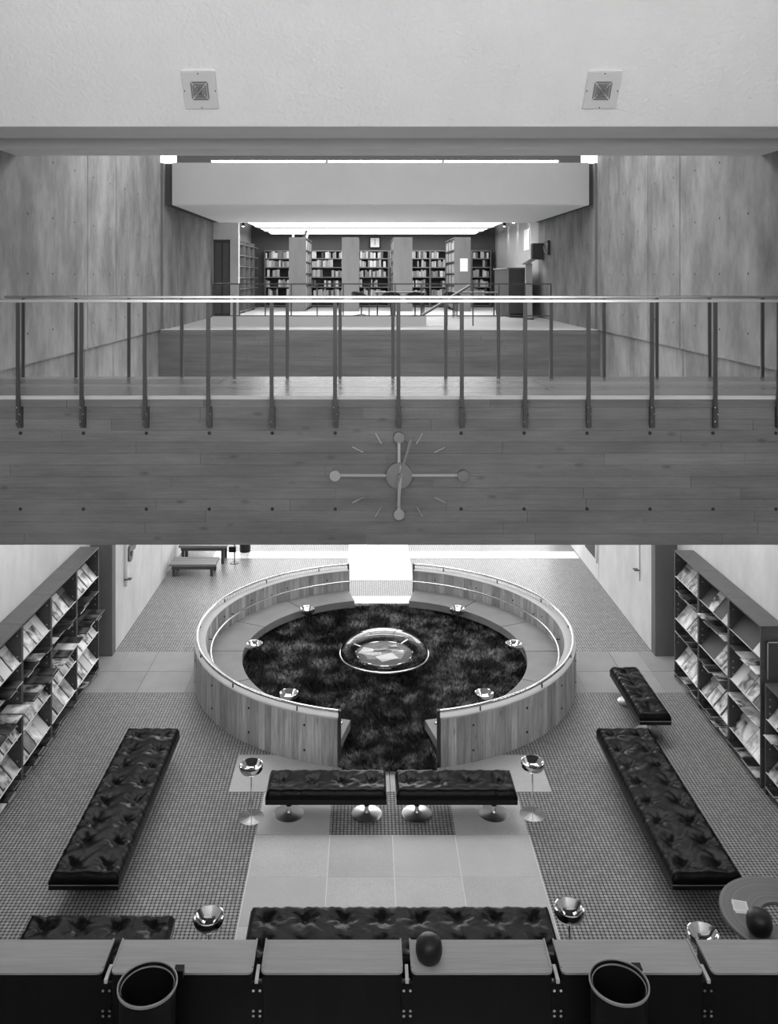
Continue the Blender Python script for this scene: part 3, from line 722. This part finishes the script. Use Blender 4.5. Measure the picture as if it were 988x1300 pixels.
# ------------------------------------------------------------------ rear of the lower hall
def lowbench(x0, x1, y0, y1, h, lb):
    t = thing('low_bench', lb, 'bench', ((x0+x1)/2, (y0+y1)/2, 0)); w_, d_ = (x1-x0)/2, (y1-y0)/2
    n = 4
    for i in range(n): MB().box(-w_, w_, -d_+2*d_*i/n+.006, -d_+2*d_*(i+1)/n-.006, h-.05, h).build('plank', 'wood_mid', t, bevel=.004)
    for sx in (-1, 1):
        for sy in (-1, 1): MB().box(*sorted((sx*(w_-.12), sx*(w_-.06))), *sorted((sy*(d_-.03), sy*(d_-.09))), 0, h-.05).build('leg', 'wood_dark', t)
    MB().box(-w_+.05, w_-.05, -d_+.01, -d_+.04, h-.11, h-.05).build('apron', 'wood_dark', t)
    return t
lowbench(-4.36, -3.40, 18.25, 18.75, .26, 'low wooden slatted bench by the passage wall, the one closer to the ring')
lowbench(-4.34, -3.30, 19.05, 19.55, .40, 'low wooden slatted bench by the passage wall, behind another low bench')
t = thing('barrier_post', 'thin metal post with a dark bracket at the end of the low bench', 'post', (-3.14, 19.15, 0))
MB().cyl((0, 0, 0), (0, 0, 1.0), .015).build('pole', 'steel_mid', t, True); MB().box(-.12, .03, -.04, .04, .24, .36).build('bracket', 'black_panel', t); MB().lathe([(0, 0), (.10, 0), (.10, .01), (0, .01)], 24).build('foot', 'steel_dark', t)
t = thing('litter_bin', 'small black cylindrical bin standing on the rear floor', 'bin', (-3.02, 19.95, 0))
MB().lathe([(0, 0), (.12, 0), (.125, .45), (.11, .45), (.105, .03), (0, .03)], 32).build('body', 'bin_dark', t, True); MB().lathe([(.12, .43), (.132, .43), (.132, .455), (.12, .455), (.12, .43)], 32, cap=False).build('rim', 'steel_dark', t, True)
t = thing('disc_hanging', 'pale narrow wall hanging with two dark round discs on the passage wall', 'wall hanging', (-4.448, 15.5, 1.0))
MB().box(0, .02, -.30, .30, 0, 1.6).build('backing', 'concrete_pale', t)
for dy, z in ((-.10, .38), (.14, .52)):
    o = MB().cyl((.02, dy, z), (.06, dy, z), .14, n=28).build('disc', 'wood_dark', t, True); MB().cyl((.06, dy, z), (.075, dy, z), .04, n=16).build('boss', 'black_panel', o, True)
MB().box(0, .05, -.32, -.30, -.12, 1.6).build('side_strip', 'white_paint', t); MB().box(.0, .12, -.36, -.26, .0, .012).build('hook', 'steel_dark', t)
t = thing('mounted_board', 'dark board mounted on the passage wall near the rear', 'board', (4.448, 18.4, .42))
MB().box(-.03, 0, -.35, .55, 0, 1.5).build('board', 'dark_and_shade', t); MB().box(-.045, 0, -.385, -.35, -.06, 1.5).build('edge_strip', 'white_paint', t)
t = thing('hook_strip', 'thin pale upright strip with a small hook on the passage wall', 'bracket', (4.448, 15.28, .95))
MB().box(-.02, 0, -.03, .03, 0, 1.6).build('strip', 'white_paint', t); MB().box(-.10, -.02, -.06, .06, .18, .195).build('hook', 'steel_dark', t)

# ------------------------------------------------------------------ reading room on the upper level
# left return wall with door
sbox('wall_reading_return', 'concrete_pale', -4.74, -4.0, 25.7, 25.9, 7.3, 8.25); sbox('wall_reading_return_side', 'concrete_pale', -4.24, -4.0, 25.7, 25.95, ZU, 7.3)
dr = struct(MB().box(-4.74, -4.24, 25.78, 25.84, ZU, 7.3).build('door_1', 'wood_dark'))
for k in range(2): MB().box(-4.70+k*.24, -4.52+k*.24, 25.765, 25.78, ZU+.1, 7.2).build('door_panel', 'pier', dr)
MB().box(-4.72, -4.26, 25.74, 25.76, ZU+.95, ZU+1.0).build('push_bar', 'satin', dr)
sbox('wall_reading_upstand', 'curb_white', -3.95, 1.15, 21.0, 21.12, ZU, ZU+.23)
# luminous ceiling bands
for k in range(3):
    y = (25.8, 29.7, 32.1)[k]; dl = (3.1, 1.7, 1.5)[k]
    t = thing('ceiling_light', '%s luminous ceiling band behind the hanging plaster box, across the reading room' % nth[k], 'light', (0, y, 7.86), 0, 'reading room ceiling bands')
    MB().box(-3.88, 3.88, 0, dl, 0, .03).build('diffuser', 'ceiling_glow', t)
    for b_ in ((-3.92, 3.92, -.04, 0, -.02, .1), (-3.92, 3.92, dl, dl+.04, -.02, .1)): MB().box(*b_).build('frame', 'white_paint', t)
    for x in (-3.5, 3.5): MB().cyl((x, .75, .03), (x, .75, .39), .01).build('hanger', 'steel_mid', t)
# tubes at the top of the hanging box
for k in range(3):
    t = thing('fluorescent_lamp', 'thin fluorescent tube along the top of the hanging plaster box', 'light', (-2.43+k*2.56, 19.42, 8.735), 0, 'fluorescent tubes above the hanging box')
    MB().cyl((-1.25, 0, .02), (1.25, 0, .02), .018, n=10).build('tube', 'tube_light', t, True)
    MB().box(-1.27, 1.27, .02, .06, -.01, .04).build('batten', 'white_paint', t)
    for s in (-1, 1): MB().box(*sorted((s*1.25, s*1.275)), -.02, .03, -.005, .045).build('end_cap', 'steel_mid', t)
# railing round the stair
t = thing('stair_railing', 'thin dark railing with sloping stair rails at the edge of the reading room', 'railing', (0, 21.06, ZU))
MB().bar((-3.93, 0, 1.0), (4.13, 0, 1.0), .03, .03).build('top_rail', 'steel_dark', t); MB().bar((-3.93, 0, .24), (4.13, 0, .24), .025, .025).build('lower_rail', 'steel_dark', t)
for i in range(14):
    x = -3.93+i*8.06/13
    MB().box(x-.014, x+.014, -.014, .014, .0, 1.0).build('post', 'steel_dark', t)
for dy in (.10, .30): MB().bar((.75, dy, .05), (2.45, dy+1.5, .98), .035, .05).build('sloping_rail', 'steel_mid', t)
# book stacks seen end on, and shelves on the back wall
bk = MB().box(-.5, .5, -.5, .5, 0, 1).mesh('book', 'book')
books_all = []
def shelf_unit(name, lb, x0, x1, y0, y1, z1, levels, group, facing):
    t = thing(name, lb, 'bookcase', ((x0+x1)/2, (y0+y1)/2, ZU), 0, group); w_, d_ = (x1-x0)/2, (y1-y0)/2; H = z1-ZU
    return t, w_, d_, H
zl = [.12, .46, .80, 1.14, 1.48, 1.82]
for x0, x1, lb, sd in ((-2.90, -2.32, 'tall bookcase crowned by leaning books, its plain end panel facing out', 1), (-1.10, -.52, 'tall bookcase end panel between the square clock and the bookcase crowned with books', 1), (.65, 1.30, 'tall bookcase end panel just past the small square clock', -1), (2.72, 3.28, 'tall bookcase end panel with a white notice on it', -1)):
    t, w_, d_, H = shelf_unit('bookcase', lb, x0, x1, 30, 33.3, 7.56, zl, 'free-standing bookcases', sd)
    MB().box(-w_, w_, -d_, -d_+.04, 0, H).build('end_panel', 'book_wood', t); MB().box(-w_, w_, d_-.04, d_, 0, H).build('end_panel', 'book_wood', t)
    MB().box(-.02, .02, -d_+.04, d_-.04, 0, H-.01).build('spine_panel', 'wood_mid', t)
    for z in [.1+i*.40 for i in range(7)]: MB().box(-w_, w_, -d_+.04, d_-.04, z-.012, z+.012).build('shelf', 'book_wood', t)
    for yy in (-.55, .55): MB().box(-w_, w_, yy-.012, yy+.012, 0, H).build('divider', 'book_wood', t)
    for i in range(6):
        y = -d_+.08
        while y < d_-.1:
            w = random.uniform(.06, .09)
            if random.random() < .72: books_all.append((((x0+x1)/2+sd*(w_-.12), 31.65+y, ZU+.113+i*.40), (.20, w*.92, random.uniform(.22, .33)), 'tall bookcases'))
            y += w
t = thing('notice', 'white notice sheet stuck on a bookcase end panel', 'notice', (3.05, 29.985, 6.62)); MB().box(-.13, .13, -.004, .012, -.22, .22).build('sheet', 'paper', t)
lev = [5.10, 5.46, 5.82, 6.20, 6.58, 6.92]
xb = [-4.2, -2.6, -1.0, .6, 2.2, 3.8, 4.55]
for i in range(6):
    x0, x1 = xb[i], xb[i+1]
    t, w_, d_, H = shelf_unit('shelving_unit', 'shelving unit on the reading room back wall, '+('at the corner by the door side', 'behind the bookcase crowned with books', 'just before the small square clock', 'just past the small square clock', 'behind the bookcase with the notice', 'narrow one by the lit wall')[i], x0, x1, 34.0, 34.38, 7.24, lev, 'back wall bookcases', 0)
    for sx in (-1, 1): MB().box(*sorted((sx*w_, sx*(w_-.03))), -d_, d_, 0, H).build('side_panel', 'book_wood', t)
    MB().box(-w_, w_, d_-.02, d_, 0, H).build('back_panel', 'dark_and_shade', t)
    for z in lev+[7.22]: MB().box(-w_+.03, w_-.03, -d_, d_-.02, z-ZU-.02, z-ZU+.015).build('shelf', 'wood_mid', t)
    for k, z in enumerate(lev[1:]):
        x = x0+.05
        mode = random.random()
        while x < x1-.17:
            w = random.uniform(.05, .11)
            if random.random() < .85: books_all.append(((x+w/2, 34.12, z+.016), (w*.9, .20, random.uniform(.20, .29)), 'back wall bookcases'))
            elif random.random() < .3: x += .25
            x += w
random.shuffle(books_all)
books_all.sort(key=lambda b: b[0][1] < 33.5)
for p, s_, g in books_all[:300]:
    o = link('book', bk, None, p); o.scale = s_
    tag(o, 'upright book on the %s shelf of the %s' % (('lowest', 'low', 'middle', 'upper', 'top')[max(0, min(4, int((p[2]-5.4)/.37)))], g), 'book', 'books on the '+g)
for k, (bx_, by_, tl) in enumerate(((-2.78, 30.3, 0.), (-2.42, 30.5, .35), (-2.40, 31.4, .30))):
    o = link('book', bk, None, (bx_, by_, 7.575), (0, tl, 0)); o.scale = (.06, .22, .26)
    tag(o, ('upright pale book' if not k else 'leaning pale book')+' on top of the tall bookcase by the door side', 'book', 'books on top of the tall bookcase')
st = MB()
for p, s_, g in books_all[300:]: st.box(p[0]-s_[0]/2, p[0]+s_[0]/2, p[1]-s_[1]/2, p[1]+s_[1]/2, p[2], p[2]+s_[2])
mat('book_mix', .45, .6, var=.35, vscale=(17, 1, .5))
o = st.build('books', 'book_mix'); o['kind'] = 'stuff'; tag(o, 'rows of books filling the remaining shelves of the reading room', 'books')
# side shelf on the left
t = thing('side_bookcase', 'bookcase standing along the side wall of the reading room near the door', 'bookcase', (-4.45, 29.0, ZU))
MB().box(-.2, .2, -2.5, -2.46, 0, 2.35).build('end_panel', 'book_wood', t)
for i in range(7): MB().box(-.2, .2, -2.46, 3.5, .05+i*.36, .075+i*.36).build('shelf', 'book_wood', t)
for yy in (-1.2, 0, 1.2, 2.4): MB().box(-.2, .2, yy, yy+.03, 0, 2.35).build('divider', 'book_wood', t)
t = thing('clock', 'small square clock on the dark back wall of the reading room', 'clock', (.07, 34.38, 7.55))
MB().box(-.22, .22, -.08, 0, -.22, .22).build('case', 'black_panel', t); MB().box(-.17, .17, -.085, -.08, -.18, .18).build('face', 'paper', t); MB().bar((0, -.09, 0), (0, -.09, .15), .02, .01, (0, 1, 0)).build('hand', 'hole_dark', t); MB().bar((0, -.09, 0), (.0, -.09, -.1), .02, .01, (0, 1, 0)).build('hand', 'hole_dark', t)
# tables and chairs
def swivel(x, y, rz, lb):
    t = thing('swivel_chair', lb, 'chair', (x, y, ZU), rz, 'dark swivel chairs in the reading room')
    seat = [(0, .40), (.20, .40), (.26, .43), (.27, .47), (.22, .455), (0, .445)]
    MB().lathe(seat, 28).build('seat', 'fabric_dark', t, True)
    b = MB(); n = 14; vs = []; fs = []
    for i in range(n+1):
        a = -.15+(PI+.3)*i/n
        for r_, z_ in ((.27, .46), (.30, .74), (.27, .74), (.245, .46)): vs.append((r_*math.cos(a), r_*math.sin(a), z_ if z_ < .5 else z_-.16*(1-math.sin(max(0, min(PI, a))))))
    for i in range(n):
        k = i*4; q_ = k+4; fs += [(k, k+1, q_+1, q_), (k+1, k+2, q_+2, q_+1), (k+2, k+3, q_+3, q_+2), (k+3, k, q_, q_+3)]
    fs += [(0, 3, 2, 1), (n*4, n*4+1, n*4+2, n*4+3)]
    b.add(vs, fs).build('backrest', 'fabric_dark', t, True)
    MB().cyl((0, 0, .05), (0, 0, .41), .02).build('column', 'steel_dark', t, True)
    for k in range(4):
        a = k*PI/2+.3; MB().bar((0, 0, .055), (.27*math.cos(a), .27*math.sin(a), .012), .035, .024).build('foot', 'steel_dark', t)
def table(x, y, w_, d_, lb):
    t = thing('reading_table', lb, 'table', (x, y, ZU)); MB().box(-w_/2, w_/2, -d_/2, d_/2, .68, .72).build('top', 'wood_mid', t, bevel=.004)
    for sx in (-1, 1):
        for sy in (-1, 1): MB().cyl((sx*(w_/2-.06), sy*(d_/2-.06), 0), (sx*(w_/2-.06), sy*(d_/2-.06), .68), .018).build('leg', 'steel_dark', t, True)
table(.75, 26.6, 1.5, .8, 'reading table with thin dark legs among the swivel chairs'); table(3.0, 26.4, 1.3, .7, 'reading table with thin dark legs beside the dark counter')
swivel(-.42, 26.3, 2.4, 'dark swivel chair drawn up at the end of the reading table, beside the book stack')
swivel(.45, 25.75, PI, 'dark swivel chair in front of the reading table'); swivel(1.15, 25.75, PI, 'dark swivel chair in front of the reading table')
swivel(2.25, 25.6, PI-.4, 'dark swivel chair with high back between the two reading tables')
# counter and wall fittings on the right
t = thing('counter', 'dark enclosed counter along the side wall of the reading room', 'counter', (4.15, 26.6, ZU))
MB().box(-.32, .30, -1.2, 1.6, .12, 1.40).build('body', 'wood_dark', t); MB().box(-.36, .34, -1.24, 1.64, 1.40, 1.44).build('worktop', 'wood_mid', t); MB().box(-.28, .26, -1.15, 1.55, 0, .12).build('plinth', 'black_panel', t)
t = thing('lectern', 'pale narrow upright lectern with a sloping board beside the counter', 'lectern', (4.20, 24.3, ZU))
MB().box(-.09, .09, -.05, .05, 0.02, 1.55).build('column', 'coping', t); MB().box(-.13, .13, -.12, .12, 0, .03).build('base', 'black_panel', t); MB().bar((-.12, -.1, 1.52), (.14, .1, 1.66), .2, .02).build('board', 'wood_mid', t)
t = thing('fixed_box', 'tall dark box fixed to the wall above the counter', 'box', (4.58, 25.0, 6.70)); MB().box(-.16, .155, -.15, .15, 0, .46).build('case', 'wood_dark', t); MB().box(-.17, -.16, -.12, .12, .03, .43).build('door', 'black_panel', t)
t = thing('telephone', 'pale telephone handset hanging on the dark wall of the reading room', 'telephone', (4.72, 24.1, 6.75))
MB().tube([(-.05, 0, .42), (-.12, 0, .40), (-.14, 0, .28), (-.12, 0, .14), (-.05, 0, .10)], .022).build('handset', 'phone', t, True); MB().box(-.05, .01, -.06, .06, .06, .46).build('cradle', 'steel_dark', t)
t = thing('tall_notice', 'tall white notice on the lit side wall of the reading room', 'notice', (4.752, 27.6, 7.05)); MB().box(-.012, .004, -.45, .45, 0, .65).build('sheet', 'paper', t)
for k, y in enumerate((27.2, 29.3, 31.2)):
    for sx in (-1, 1):
        t = thing('spotlight', 'small wall-washing spotlight near the ceiling on the %s wall' % ('counter-side' if sx > 0 else 'door-side'), 'light', (sx*4.62, y, 8.0), 0, 'wall washing spotlights')
        MB().cyl((0, 0, 0), (0, 0, .25), .05, n=16).build('housing', 'black_panel', t, True); MB().cyl((0, 0, -.004), (0, 0, .0), .04, n=16).build('lens', 'spot_glow', t, True)
        ld = bpy.data.lights.new('spot', 'SPOT'); ld.energy = 22; ld.spot_size = math.radians(62); ld.spot_blend = .15; ld.shadow_soft_size = .03
        lo = bpy.data.objects.new('spot', ld); C.objects.link(lo); lo.parent = t; lo.location = (0, 0, -.02); lo.rotation_euler = (0, sx*.0, 0)
